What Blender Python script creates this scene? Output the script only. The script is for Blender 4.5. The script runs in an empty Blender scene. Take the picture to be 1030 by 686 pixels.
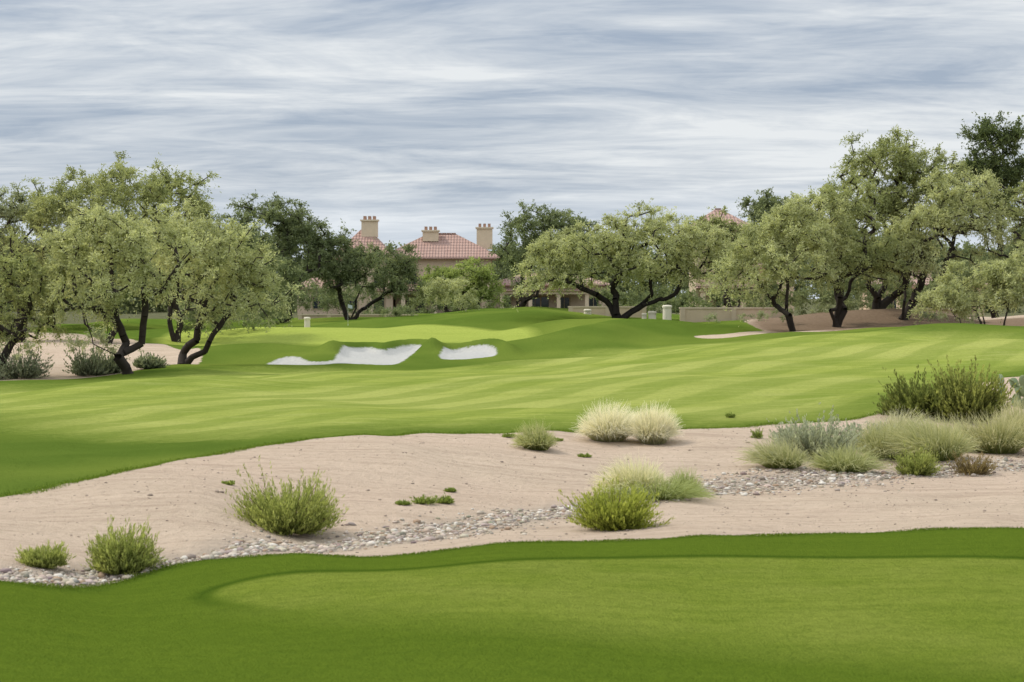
import bpy, math, numpy as np
from mathutils import Vector
R = np.random.default_rng(7)
FPX=2000.0; CX=515.0; HOR=300.0; H=4.0      # image pixel coordinates: focal length, centre column, horizon row; then camera height
scene=bpy.context.scene

# ------------------------------------------------------------------ terrain
cp=[]   # (u, Y, z)
def c(px,py,z): cp.append(((px-CX)/FPX,(H-z)*FPX/(py-HOR),z))
def cy(px,Y,z): cp.append(((px-CX)/FPX,Y,z))
for px in (-500,-100,300,700,1100,1500):
    cy(px,12,0); cy(px,20,0); cy(px,26,0)
for px,py in ((0,590),(300,558),(500,547),(700,540),(1030,533)): c(px,py,0.0)
for px,py in ((-250,600),(100,575),(300,553),(450,532),(560,516),(700,493),(860,478),(1030,468),(1300,455)): c(px,py,-0.35)
for px,py,z in ((200,500,.25),(100,520,.1),(400,458,.3),(560,445,.1),(640,470,-.2),(0,502,.2),(200,458,.3),(300,443,.35),(400,437,.35),(560,433,.2),(700,432,.2),(880,420,.3),(950,400,.6),(1030,375,1.0),(1250,370,1.2),(-300,520,.2),
  (0,430,-.05),(-300,430,0),(200,420,.12),(500,400,.25),(800,390,.55),(200,388,.2),(500,378,.4),(750,365,.9),(1000,360,1.2),(1400,350,1.5),
  (128,375,.2),(0,385,0.05),(183,367,.35),(-400,380,.2),(265,368,.2),(400,368,.2),(500,363,.4),
  (250,345,.9),(400,345,.95),(520,342,1.1),(250,331,1.5),(350,328,1.7),(500,311,3.0),(430,320,2.3),(600,321,2.3),(560,346,1.0),(615,328,2.1),(640,345,1.1),
  (700,345,1.2),(750,333,1.8),(850,331,2.0),(950,335,1.9),(1030,332,2.1),(1300,330,2.2)): c(px,py,z)
for px in (-600,-200,100,300,420,600,800,1000,1300,1700):
    cy(px,235,1.9); cy(px,420,2.0)
for px in (100,-200,-600): cy(px,150,1.0)
for px in (900,1200,1700): cy(px,150,2.1)
cy(300,190,1.6);cy(500,215,2.3);cy(700,180,2.1)
cp=np.array(cp)
A=np.stack([cp[:,0]*FPX/300, np.log(cp[:,1])*2],1)
def ker(d2): return 0.5*d2*np.log(d2+1e-9)
n=len(A)
D2=((A[:,None]-A[None])**2).sum(-1)
K=ker(D2)+np.eye(n)*0.004
P=np.concatenate([np.ones((n,1)),A],1)
M=np.zeros((n+3,n+3)); M[:n,:n]=K; M[:n,n:]=P; M[n:,:n]=P.T
W=np.linalg.solve(M,np.concatenate([cp[:,2],np.zeros(3)]))
wv=[(R.uniform(0,6.28),R.uniform(0,6.28),R.uniform(0.15,1.3)) for _ in range(16)]
wl=[(R.uniform(0,6.28),R.uniform(0,6.28),R.uniform(0.18,0.55)) for _ in range(9)]
ws=[(R.uniform(0,6.28),R.uniform(0,6.28),R.uniform(1.2,4.0)) for _ in range(14)]
def hbase(X,Y):
    X=np.asarray(X,float);Y=np.asarray(Y,float)
    Yc=np.clip(Y,12,420); u=np.clip(X/Yc,-0.62,0.62)
    a=u*FPX/300; b=np.log(Yc)*2
    z=W[n]+W[n+1]*a+W[n+2]*b
    for i in range(n):
        z=z+W[i]*ker((a-A[i,0])**2+(b-A[i,1])**2)
    w=np.zeros_like(z)
    for th,ph,k in wv: w=w+np.sin((X*math.cos(th)+Y*math.sin(th))*k+ph)/(1+2.5*k)
    w2=np.zeros_like(z)
    for th,ph,k in wl: w2=w2+np.sin((X*math.cos(th)+Y*math.sin(th))*k+ph)
    w3=np.zeros_like(z)
    for th,ph,k in ws: w3=w3+np.sin((X*math.cos(th)+Y*math.sin(th))*k+ph)/k
    return z+w*0.040*np.clip((Y-25)/25,0.1,1)+w2*.078*np.clip((Y-60)/30,0,1)+w3*.017*np.clip((Y-31)/6,0,1)*np.clip((75-Y)/20,0,1)
def ground(px,py,fallY=200.):
    Ys=np.exp(np.linspace(math.log(16),math.log(300),3000))
    u=(px-CX)/FPX
    rz=H-(py-HOR)*Ys/FPX
    hit=np.nonzero(hbase(u*Ys,Ys)>=rz)[0]
    Y=Ys[hit[0]] if len(hit) else fallY
    return float(u*Y),float(Y)
def poly(pts): return np.array([ground(*p) if len(p)==2 else ((p[0]-CX)/FPX*p[2],p[2]) for p in pts])
def smoothpoly(P,closed=True,it=2):
    for _ in range(it):
        Q=np.roll(P,-1,0); a=P*.75+Q*.25; b=P*.25+Q*.75
        P=np.stack([a,b],1).reshape(-1,2)
    return P
def sdist(X,Y,P):
    shp=X.shape; x=X.ravel();y=Y.ravel()
    best=np.full(x.shape,1e18); ins=np.zeros(x.shape,bool)
    for i in range(len(P)):
        ax,ay=P[i];bx,by=P[(i+1)%len(P)]
        dx,dy=bx-ax,by-ay; L=dx*dx+dy*dy+1e-12
        t=np.clip(((x-ax)*dx+(y-ay)*dy)/L,0,1)
        best=np.minimum(best,(x-ax-t*dx)**2+(y-ay-t*dy)**2)
        cnd=((ay>y)!=(by>y))
        xi=(bx-ax)*(y-ay)/((by-ay) if abs(by-ay)>1e-12 else 1e-12)+ax
        ins^=cnd&(x<xi)
    d=np.sqrt(best); return np.where(ins,d,-d).reshape(shp)

P_tee=smoothpoly(np.concatenate([poly([(-500,625),(-200,604),(0,590),(150,570),(300,558),(500,547),(700,540),(860,536),(1030,533),(1400,528)]),np.array([[40,32],[40,-30],[-40,-30],[-40,18],[-20,23]])]))
P_teein=smoothpoly(poly([(205,600),(240,586),(330,577),(480,568),(620,563),(760,561),(900,562),(1060,566),(1250,580),(1400,620),(1250,690),(1000,676),(800,658),(620,640),(400,626),(260,613)]))
P_turf=smoothpoly(poly([(-500,560),(-250,530),(0,502),(100,481),(200,459),(300,444),(400,437.5),(480,436),(560,434),(640,434),(720,432),(800,426),(880,419),(930,406),(965,392),(1030,376),(1150,362),(1400,350),
    (1400,1,118),(1100,1,122),(1030,1,124),(960,1,124),(890,1,128),(850,1,126),(800,1,127),(770,1,134),(745,1,146),(745,1,205),(600,1,225),(300,1,215),(100,1,200),(0,1,170),(120,1,150),(165,1,135),(205,1,124),(200,1,112),(140,1,103),(60,1,99),(0,1,95),(-150,1,92),(-500,1,92)]))
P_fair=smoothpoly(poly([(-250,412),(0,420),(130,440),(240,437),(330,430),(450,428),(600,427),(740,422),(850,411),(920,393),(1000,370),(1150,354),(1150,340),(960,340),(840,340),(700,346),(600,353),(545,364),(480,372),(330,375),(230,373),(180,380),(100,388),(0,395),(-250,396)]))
P_green=smoothpoly(poly([(150,1,134),(235,345),(330,347),(430,347),(520,344),(548,337),(500,331),(420,327),(330,329),(240,332),(170,1,165)]))
bunk=[smoothpoly(poly(b)) for b in (
   [(262,367),(290,369.5),(335,369),(365,370),(398,368.5),(410,361.5),(430,355),(426,349.5),(408,349.5),(394,353.5),(382,356.5),(372,351.5),(352,353.5),(342,359),(334,364),(318,364),(300,362.5),(280,362)],
   [(438,363),(460,364),(485,362),(503,358.5),(494,355.5),(470,356.5),(452,359)])]
P_path=smoothpoly(poly([(694,339.5),(718,341),(750,337.8),(790,333.5),(800,331.5),(760,333.6),(730,336.6),(708,338.2)]))
P_dirt=smoothpoly(np.array([((p-CX)/FPX*y,y) for p,y in ((740,138),(850,124),(960,122),(1030,122),(1100,121),(1500,118),(1500,165),(1000,165),(770,160))]))
creekC=poly([(-250,606),(-60,592),(40,583),(120,575),(210,565),(300,553),(380,545),(440,534),(500,525),(560,516),(630,505),(700,493),(780,485),(860,479),(1030,470),(1300,456)])
kn=[]
for px,Yk,wx,wy,hh in ((318,118,2.6,3.,.34),(355,123,2.,2.4,.32),(432,119,2.6,3.,.42),(468,123,2.6,2.6,.34),(395,124,2.4,2.2,.25),(262,124,4,3,.25),(525,127,3.5,3.5,.42),
      (600,131,4,4,.6),(560,112,6,5,.28),(660,138,4,4,.35),(830,114,7,5,.4),(700,104,8,6,.34),(940,104,6,6,.38),(300,96,7,5,.24),(430,92,8,5,.26),(120,82,6,6,.24),(40,72,6,6,.26),(620,84,7,5,.26),(780,90,6,4,.25),
      (390,107.5,2.6,2.,.20),(300,107,3.5,2.,.18),(462,108,3.5,2.,.18),(345,110,1.2,1.6,.16),(845,148,8,7,.65),(930,146,7,7,.45)):
    kn.append(((px-CX)/FPX*Yk,Yk,wx,wy,hh))
def hfull(X,Y):
    X=np.asarray(X,float);Y=np.asarray(Y,float)
    z=hbase(X,Y)
    for kx,ky,wx,wy,hh in kn: z=z+hh*np.exp(-((X-kx)/wx)**2-((Y-ky)/wy)**2)
    for b in bunk:
        cxb,cyb=b.mean(0)
        near=(np.abs(X-cxb)<14)&(np.abs(Y-cyb)<16)
        if not near.any(): continue
        xs,ys=X[near],Y[near]
        d=sdist(xs,ys,b)
        rear=np.clip((ys-cyb+1.0)/2.5,0,1)
        lip=0.50*np.exp(-((d+0.7)/0.7)**2)*rear*(d<0.4)
        dep=-0.16*np.clip(d/0.35,0,1)
        z[near]+=lip+dep
    return z
def hz(x,y): return float(hfull(np.array([x]),np.array([y]))[0])

Ys=np.concatenate([np.linspace(-22,15,20)[:-1],np.exp(np.arange(math.log(15),math.log(95),0.0065)),np.exp(np.arange(math.log(95.3),math.log(160),0.0028)),np.exp(np.arange(math.log(160.5),math.log(260),0.008)),np.exp(np.linspace(math.log(262),math.log(6000),50))])
us=np.concatenate([np.linspace(-1.3,-0.36,40)[:-1],np.linspace(-0.36,0.36,420),np.linspace(0.36,1.3,40)[1:]])
GY,GU=np.meshgrid(Ys,us,indexing='ij')
GX=GU*(GY+25)
GZ=hfull(GX,GY)
far=np.clip((GY-420)/600,0,1); GZ=GZ*(1-far)+2.0*far
# ------------------------------------------------------------------ mesh helper
NF=[0]
def build(name,parts,mats,loc=(0,0,0),attrs=None,smooth=(),parent=None):
    V=[];T=[];Q=[];C=[];mt=[];mq=[];off=0
    for v,f,col,mi in parts:
        v=np.asarray(v,float);f=np.asarray(f,int)
        if len(f)==0: continue
        col=np.asarray(col,float)
        if col.ndim==1: col=np.tile(col,(len(v),1))
        V.append(v);C.append(col)
        if f.shape[1]==3: T.append(f+off);mt.append(np.full(len(f),mi))
        else: Q.append(f+off);mq.append(np.full(len(f),mi))
        off+=len(v)
    V=np.concatenate(V)-np.array(loc);C=np.concatenate(C)
    li=[];cnt=[];mi=[]
    if T: T=np.concatenate(T);li.append(T.ravel());cnt.append(np.full(len(T),3));mi+=mt
    if Q: Q=np.concatenate(Q);li.append(Q.ravel());cnt.append(np.full(len(Q),4));mi+=mq
    li=np.concatenate(li);cnt=np.concatenate(cnt);mi=np.concatenate(mi)
    NF[0]+=len(cnt)
    me=bpy.data.meshes.new(name)
    me.vertices.add(len(V));me.vertices.foreach_set('co',V.ravel())
    me.loops.add(len(li));me.loops.foreach_set('vertex_index',li.astype(np.int32))
    me.polygons.add(len(cnt));me.polygons.foreach_set('loop_start',np.concatenate([[0],np.cumsum(cnt)[:-1]]).astype(np.int32))
    for m in mats: me.materials.append(m)
    me.polygons.foreach_set('material_index',mi.astype(np.int32))
    me.polygons.foreach_set('use_smooth',np.isin(mi,list(smooth)))
    me.update(calc_edges=True)
    ca=me.color_attributes.new('Col','FLOAT_COLOR','POINT')
    ca.data.foreach_set('color',np.concatenate([C,np.ones((len(C),1))],1).ravel())
    if attrs:
        for k,a in attrs.items():
            at=me.attributes.new(k,'FLOAT','POINT');at.data.foreach_set('value',a.ravel().astype(np.float32))
    me.validate()
    ob=bpy.data.objects.new(name,me);ob.location=loc
    bpy.context.collection.objects.link(ob)
    if parent is not None: ob.parent=parent
    return ob
# ------------------------------------------------------------------ materials
class NT:
    def __init__(s,mat):
        mat.use_nodes=True; s.t=mat.node_tree; s.t.nodes.clear(); s.mat=mat
    def n(s,ty,**k):
        nd=s.t.nodes.new(ty)
        for a,b in k.items(): setattr(nd,a,b)
        return nd
    def l(s,a,b): s.t.links.new(a,b)
    def set(s,sock,v):
        if hasattr(v,'links'): s.l(v,sock)
        else:
            if isinstance(v,(tuple,list)) and len(v)==3 and sock.type=='RGBA': v=(*v,1)
            sock.default_value=v
    def math(s,op,a,b=0.,c_=0.,clamp=False):
        m=s.n('ShaderNodeMath',operation=op,use_clamp=clamp);s.set(m.inputs[0],a);s.set(m.inputs[1],b);s.set(m.inputs[2],c_);return m.outputs[0]
    def mix(s,f,a,b,mode='MIX'):
        m=s.n('ShaderNodeMix',data_type='RGBA',blend_type=mode);s.set(m.inputs[0],f);s.set(m.inputs[6],a);s.set(m.inputs[7],b);return m.outputs[2]
    def noise(s,vec,scale,detail=4,rough=.55,dist=0):
        m=s.n('ShaderNodeTexNoise');s.l(vec,m.inputs['Vector']);m.inputs['Scale'].default_value=scale;m.inputs['Detail'].default_value=detail;m.inputs['Roughness'].default_value=rough;m.inputs['Distortion'].default_value=dist;return m.outputs['Fac']
    def mr(s,v,a,b,c_=0.,d=1.):
        m=s.n('ShaderNodeMapRange');s.set(m.inputs[0],v);
        for i,x in zip((1,2,3,4),(a,b,c_,d)): m.inputs[i].default_value=x
        return m.outputs[0]
    def attr(s,nm,vec=False):
        m=s.n('ShaderNodeAttribute',attribute_name=nm);return m.outputs['Color'] if vec else m.outputs['Fac']
    def mapv(s,vec,sc,rot=(0,0,0)):
        m=s.n('ShaderNodeMapping');s.l(vec,m.inputs[0]);m.inputs['Scale'].default_value=sc;m.inputs['Rotation'].default_value=rot;return m.outputs[0]

def mat_ground():
    m=bpy.data.materials.new('ground_cover');t=NT(m)
    co=t.n('ShaderNodeTexCoord').outputs['Object']
    n_big=t.noise(co,.09,2); n_mid=t.noise(co,.6,3); n_f=t.noise(co,5,4,.65); n_ff=t.noise(co,34,3,.7); n_e=t.noise(co,3.5,3,.7)
    streak=t.noise(t.mapv(co,(.08,.75,.5),(0,0,-.12)),1.0,3,.6)
    streak2=t.noise(t.mapv(co,(.30,2.6,.5),(0,0,.12)),1.0,4,.65)
    wave=t.n('ShaderNodeTexWave',wave_type='BANDS',bands_direction='X');t.l(t.mapv(co,(1,1,1),(0,0,.50)),wave.inputs[0])
    wave.inputs['Scale'].default_value=.095;wave.inputs['Distortion'].default_value=2.4;wave.inputs['Detail'].default_value=2;wave.inputs['Detail Scale'].default_value=.35
    def mask(a,w,amp): return t.mr(t.math('ADD',t.attr(a),t.math('MULTIPLY',t.math('SUBTRACT',n_e,.5),amp)),-w,w)
    sand=t.mix(n_mid,(.46,.36,.265),(.66,.53,.40))
    sand=t.mix(t.mr(n_big,.35,.65),sand,(.58,.45,.34))
    sand=t.mix(t.mr(n_f,.48,.75,0,.5),sand,(.33,.245,.175))
    sand=t.mix(t.mr(streak2,.50,.68,0,.5),sand,(.37,.275,.20))
    sand=t.mix(t.mr(streak,.54,.70,0,.35),sand,(.35,.26,.19))
    sand=t.mix(t.mr(n_ff,.55,.8,0,.65),sand,(.20,.155,.12))
    sand=t.mix(t.mr(n_ff,.40,.22,0,.55),sand,(.80,.68,.54))
    creek=t.mix(n_f,(.24,.205,.17),(.44,.375,.30))
    sand=t.mix(t.mr(t.math('ADD',t.attr('d_creek'),t.math('MULTIPLY',t.math('SUBTRACT',n_e,.5),1.2)),.3,1.3,.7,0),sand,creek)
    mulch=t.mix(n_f,(.15,.105,.07),(.31,.225,.155))
    sand=t.mix(mask('d_dirt',.8,2.),sand,mulch)
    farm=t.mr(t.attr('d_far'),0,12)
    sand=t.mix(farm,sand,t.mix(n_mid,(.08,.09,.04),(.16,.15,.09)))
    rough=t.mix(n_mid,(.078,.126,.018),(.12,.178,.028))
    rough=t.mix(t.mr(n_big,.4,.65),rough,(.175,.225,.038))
    fair=t.mix(n_mid,(.30,.35,.066),(.36,.40,.09))
    fair=t.mix(t.mr(streak,.42,.62,0,.55),fair,(.19,.255,.04))
    fair=t.mix(t.mr(n_big,.42,.60,0,.75),fair,(.44,.455,.13))
    fair=t.mix(t.mr(wave.outputs['Fac'],.35,.65,0,.50),fair,(.185,.25,.04))
    fair=t.mix(t.mr(streak2,.5,.7,0,.4),fair,(.48,.48,.17))
    green=t.mix(streak,(.31,.375,.068),(.42,.465,.105))
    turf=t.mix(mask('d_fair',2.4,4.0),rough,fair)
    turf=t.mix(mask('d_green',.6,.5),turf,green)
    teec=t.mix(streak2,(.086,.135,.013),(.15,.205,.022))
    teec=t.mix(t.mr(n_mid,.4,.7,0,.5),teec,(.11,.158,.017))
    teei=t.mix(streak,(.17,.225,.030),(.255,.30,.046))
    teei=t.mix(t.mr(streak2,.42,.62,0,.6),teei,(.155,.205,.026))
    teei=t.mix(t.mr(n_mid,.35,.65,0,.4),teei,(.29,.315,.066))
    sp=t.n('ShaderNodeSeparateXYZ');t.l(co,sp.inputs[0])
    farw=t.mr(sp.outputs[1],24.5,27.5)
    sharp=t.mr(t.attr('d_teein'),-.10,.14);soft=t.mr(t.attr('d_teein'),-.9,1.1)
    wm=t.math('ADD',t.math('MULTIPLY',sharp,farw),t.math('MULTIPLY',soft,t.math('SUBTRACT',1.,farw)))
    tee=t.mix(wm,teec,teei)
    ring=t.math('MULTIPLY',t.mr(t.math('ABSOLUTE',t.math('ADD',t.attr('d_teein'),.2)),.0,.25,.8,0),t.mr(sp.outputs[1],25.5,28.))
    tee=t.mix(ring,tee,(.042,.082,.008))  # shadow of the taller collar grass, painted as a dark line in the colour
    tee=t.mix(t.mr(t.attr('d_tee'),.0,.6,.6,0),tee,(.055,.10,.012))
    turf=t.mix(t.mr(n_ff,.40,.75,0,.4),turf,(.09,.135,.02))
    turf=t.mix(t.mr(n_f,.45,.7,0,.25),turf,(.10,.15,.02))
    tee=t.mix(t.mr(n_ff,.40,.70,0,.6),tee,(.05,.09,.010))
    tee=t.mix(t.mr(n_f,.40,.7,0,.3),tee,(.06,.10,.012))
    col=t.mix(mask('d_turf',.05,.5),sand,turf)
    col=t.mix(mask('d_tee',.04,.25),col,tee)
    bs=t.mix(n_f,(.38,.37,.34),(.60,.585,.545))
    col=t.mix(mask('d_bunk',.08,.45),col,bs)
    b=t.n('ShaderNodeBsdfDiffuse');t.l(col,b.inputs['Color'])
    bm=t.n('ShaderNodeBump');bm.inputs['Strength'].default_value=.9;bm.inputs['Distance'].default_value=.075
    t.l(t.math('ADD',n_ff,t.math('MULTIPLY',n_f,1.8)),bm.inputs['Height']);t.l(bm.outputs[0],b.inputs['Normal'])
    o=t.n('ShaderNodeOutputMaterial');t.l(b.outputs[0],o.inputs[0]);return m
def mat_leaf(name,trans=.4):
    m=bpy.data.materials.new(name);t=NT(m)
    col=t.attr('Col',True)
    d=t.n('ShaderNodeBsdfDiffuse');t.l(col,d.inputs['Color'])
    tr=t.n('ShaderNodeBsdfTranslucent');t.l(t.mix(1.,col,(1.2,1.2,.8),'MULTIPLY'),tr.inputs[0])
    mx=t.n('ShaderNodeMixShader');mx.inputs[0].default_value=trans;t.l(d.outputs[0],mx.inputs[1]);t.l(tr.outputs[0],mx.inputs[2])
    o=t.n('ShaderNodeOutputMaterial');t.l(mx.outputs[0],o.inputs[0]);return m
def mat_var(name,sc=6,amt=.35,rough=.9,bump=.4,dist=.03):
    m=bpy.data.materials.new(name);t=NT(m)
    co=t.n('ShaderNodeTexCoord').outputs['Object'];nz=t.noise(co,sc,4,.65)
    col=t.mix(t.mr(nz,.3,.7,amt,0),t.attr('Col',True),(0.02,.017,.014))
    b=t.n('ShaderNodeBsdfPrincipled');t.l(col,b.inputs['Base Color']);b.inputs['Roughness'].default_value=rough;b.inputs['Specular IOR Level'].default_value=.2
    bm=t.n('ShaderNodeBump');bm.inputs['Strength'].default_value=bump;bm.inputs['Distance'].default_value=dist;t.l(nz,bm.inputs['Height']);t.l(bm.outputs[0],b.inputs['Normal'])
    o=t.n('ShaderNodeOutputMaterial');t.l(b.outputs[0],o.inputs[0]);return m
def mat_tile():
    m=bpy.data.materials.new('clay_roof_tile');t=NT(m)
    co=t.n('ShaderNodeTexCoord').outputs['Object']
    nz=t.noise(co,1.6,5,.7)
    w=t.n('ShaderNodeTexWave',wave_type='BANDS',bands_direction='X');t.l(co,w.inputs[0]);w.inputs['Scale'].default_value=.9;w.inputs['Distortion'].default_value=.6
    w2=t.n('ShaderNodeTexWave',wave_type='BANDS',bands_direction='Z');t.l(co,w2.inputs[0]);w2.inputs['Scale'].default_value=.9;w2.inputs['Distortion'].default_value=.6
    col=t.mix(nz,(.27,.145,.11),(.44,.30,.245))
    col=t.mix(t.mr(w2.outputs['Fac'],.0,.35,.45,0),col,(.17,.10,.08))
    b=t.n('ShaderNodeBsdfPrincipled');t.l(col,b.inputs['Base Color']);b.inputs['Roughness'].default_value=.85
    bm=t.n('ShaderNodeBump');bm.inputs['Strength'].default_value=.8;bm.inputs['Distance'].default_value=.12;t.l(t.math('ADD',w.outputs['Fac'],w2.outputs['Fac']),bm.inputs['Height']);t.l(bm.outputs[0],b.inputs['Normal'])
    o=t.n('ShaderNodeOutputMaterial');t.l(b.outputs[0],o.inputs[0]);return m
M_ground=mat_ground();M_leaf=mat_leaf('foliage',.45);M_grass=mat_leaf('grass_blade',.35);M_bark=mat_var('bark',5,.5)
M_stone=mat_var('river_stone',14,.25);M_stucco=mat_var('stucco',2.5,.12,.9,.2);M_tile=mat_tile();M_cact=mat_var('cactus_skin',30,.15,.6,.15)
M_glass=bpy.data.materials.new('window_glass');M_glass.use_nodes=True
_b=M_glass.node_tree.nodes['Principled BSDF'];_b.inputs['Base Color'].default_value=(.03,.035,.04,1);_b.inputs['Roughness'].default_value=.08

# ------------------------------------------------------------------ ground object
nr,nc=GX.shape
idx=np.arange(nr*nc).reshape(nr,nc)
F=np.stack([idx[:-1,:-1],idx[:-1,1:],idx[1:,1:],idx[1:,:-1]],-1).reshape(-1,4)
def polyline_dist(X,Y,P):
    best=np.full(X.shape,1e18)
    for i in range(len(P)-1):
        ax,ay=P[i];bx,by=P[i+1];dx,dy=bx-ax,by-ay;L=dx*dx+dy*dy+1e-12
        t=np.clip(((X-ax)*dx+(Y-ay)*dy)/L,0,1);best=np.minimum(best,(X-ax-t*dx)**2+(Y-ay-t*dy)**2)
    return np.sqrt(best)
db=np.max(np.stack([sdist(GX,GY,b) for b in bunk]),0)
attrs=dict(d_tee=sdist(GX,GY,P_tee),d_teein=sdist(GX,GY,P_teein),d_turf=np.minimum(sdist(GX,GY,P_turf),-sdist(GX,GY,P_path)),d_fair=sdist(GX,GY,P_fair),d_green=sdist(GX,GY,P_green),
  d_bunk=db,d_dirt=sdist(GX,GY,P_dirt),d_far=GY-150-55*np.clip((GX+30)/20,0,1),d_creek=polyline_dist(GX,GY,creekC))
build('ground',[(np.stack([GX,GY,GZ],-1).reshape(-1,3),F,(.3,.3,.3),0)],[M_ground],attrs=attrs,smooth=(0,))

# ------------------------------------------------------------------ plant generators
def unit(v): return v/(np.linalg.norm(v,axis=-1,keepdims=True)+1e-9)
def rdir(k): return unit(R.normal(size=(k,3)))
def leaves(C,Dr,L,Wd,col):
    k=len(C);s=unit(np.cross(Dr,rdir(k)))
    L=np.broadcast_to(L,(k,))[:,None];Wd=np.broadcast_to(Wd,(k,))[:,None]
    V=np.stack([C,C+Dr*L*.5+s*Wd*.5,C+Dr*L,C+Dr*L*.5-s*Wd*.5],1).reshape(-1,3)
    return V,np.arange(4*k).reshape(k,4),np.repeat(col,4,0)
def foliage(cent,outw,r,twigs,per,L,Wd,cA,cB,droop=.35):
    k=len(cent);N=k*twigs
    c0=np.repeat(cent,twigs,0);o=np.repeat(outw,twigs,0)
    d=unit(o*.6+R.normal(size=(N,3))*.65+np.array([0,0,.10]))
    ln=r*R.uniform(.4,1.25,(N,1))*(1+.7*(R.uniform(0,1,(N,1))>.88))
    tone=np.repeat(R.uniform(0,1,(k,1)),twigs,0)*.6+R.uniform(0,.4,(N,1))
    N2=N*per
    t=R.uniform(.0,1,(N2,1));d2=np.repeat(d,per,0);l2=np.repeat(ln,per,0)
    p=np.repeat(c0,per,0)+d2*t*l2+R.normal(size=(N2,3))*.075*r
    p[:,2]-=(droop*t*t*l2)[:,0]
    ld=unit(d2*.6+R.normal(size=(N2,3))*.7+np.array([0,0,-droop*.6]))
    tn=np.clip(np.repeat(tone,per,0)+R.normal(size=(N2,1))*.12,0,1)
    col=np.array(cA)*(1-tn)+np.array(cB)*tn
    return leaves(p,ld,L*R.uniform(.6,1.3,N2),Wd*R.uniform(.7,1.3,N2),col)
from mathutils import noise as mnoise
def crown_points(ells,dens,cut,gap=.0,seed=0,shell=.5):
    pts=[];out=[]
    for (cx,cy_,cz,rx,ry,rz) in ells:
        area=4*math.pi*((rx*ry)**1.6/3+(rx*rz)**1.6/3+(ry*rz)**1.6/3)**(1/1.6)
        k=int(area*dens)
        d=rdir(k);d[:,2]=np.where(d[:,2]<-.45,-d[:,2],d[:,2])
        rr=R.uniform(shell**3,1,k)**(1/3)
        for i in range(k):
            v=Vector(d[i]*1.7)+Vector((seed,seed*.7,cx))
            f=rr[i]*(1+.34*mnoise.noise(v)+.24*mnoise.noise(v*2.7))
            p=np.array([cx,cy_,cz])+d[i]*np.array([rx,ry,rz])*f
            if p[2]<cut+R.uniform(-.35,.35): continue
            if mnoise.noise(Vector(p)*.7+Vector((seed*3.1,0,0)))<gap-.35: continue
            pts.append(p);out.append(d[i])
    return np.array(pts),np.array(out)
def skeleton(trunks,targets,Rt,expo=2.1,step=.7):
    pos=[];par=[];rootid=[]
    for tr in trunks:
        prev=-1
        for a in range(len(tr)-1):
            p0=np.array(tr[a],float);p1=np.array(tr[a+1],float);m=max(1,int(np.linalg.norm(p1-p0)/.45))
            for j in range(m+(a==len(tr)-2)):
                q=p0+(p1-p0)*j/m
                if prev>=0: q=q+R.normal(size=3)*.05
                if prev<0: rootid.append(len(pos))
                pos.append(q);par.append(prev);prev=len(pos)-1
    root=np.array(pos[0]);order=np.argsort(((targets-root)**2).sum(1))
    for i in order:
        tg=targets[i];PA=np.array(pos)
        dv=PA-tg;dist=np.sqrt((dv**2).sum(1))+np.maximum(PA[:,2]-tg[2],0)*.8+ (PA[:,2]<root[2]+ (targets[:,2].min()-root[2])*.55)*3
        j=int(np.argmin(dist));p0=PA[j];dd=np.linalg.norm(tg-p0);m=max(1,int(dd/step));prev=j
        for s in range(1,m+1):
            f=s/m;q=p0+(tg-p0)*f+R.normal(size=3)*.1*dd/m*(f<1)+np.array([0,0,.10*dd*math.sin(math.pi*f)])
            pos.append(q);par.append(prev);prev=len(pos)-1
    N=len(pos);pos=np.array(pos);acc=np.zeros(N)
    ch=np.zeros(N,int)
    for i in range(N):
        if par[i]>=0: ch[par[i]]+=1
    for i in range(N-1,-1,-1):
        if ch[i]==0: acc[i]+=1
        if par[i]>=0: acc[par[i]]+=acc[i]
    tot=max(acc[i] for i in rootid)
    r=Rt*(acc/tot)**(1/expo)
    r=np.clip(r,.008,Rt)
    r=r*(1+.5*np.exp(-(pos[:,2]-root[2])/.35))
    k=6;ang=np.arange(k)*2*math.pi/k
    dirs=np.zeros((N,3))
    for i in range(N):
        dirs[i]=(pos[i]-pos[par[i]]) if par[i]>=0 else (0,0,1)
    dirs=unit(dirs);ref=np.where(np.abs(dirs[:,2:3])>.9,np.array([[1.,0,0]]),np.array([[0,0,1.]]))
    a=unit(np.cross(dirs,ref));b=np.cross(dirs,a)
    ring=pos[:,None]+r[:,None,None]*(np.cos(ang)[None,:,None]*a[:,None]+np.sin(ang)[None,:,None]*b[:,None])
    Vs=[ring.reshape(-1,3)];off=N*k
    e=[(par[i],i) for i in range(N) if par[i]>=0]
    pa=np.array([x[0] for x in e]);pc=np.array([x[1] for x in e])
    rs=np.minimum(r[pa],r[pc]*1.25)
    st=pos[pa][:,None]+rs[:,None,None]*(np.cos(ang)[None,:,None]*a[pc][:,None]+np.sin(ang)[None,:,None]*b[pc][:,None])
    Vs.append(st.reshape(-1,3))
    i0=off+np.arange(len(e))[:,None]*k+np.arange(k)[None];i1=pc[:,None]*k+np.arange(k)[None]
    fs=np.stack([i0,np.roll(i0,-1,1),np.roll(i1,-1,1),i1],-1).reshape(-1,4)
    return np.concatenate(Vs),fs
PAL=dict(
 pale=((.25,.27,.13),(.63,.64,.36)), olive=((.18,.205,.09),(.47,.49,.23)), dark=((.105,.13,.068),(.29,.325,.17)),
 grey=((.18,.20,.12),(.42,.45,.28)), deep=((.06,.08,.038),(.19,.23,.095)), lime=((.16,.20,.065),(.42,.48,.17)))
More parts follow.
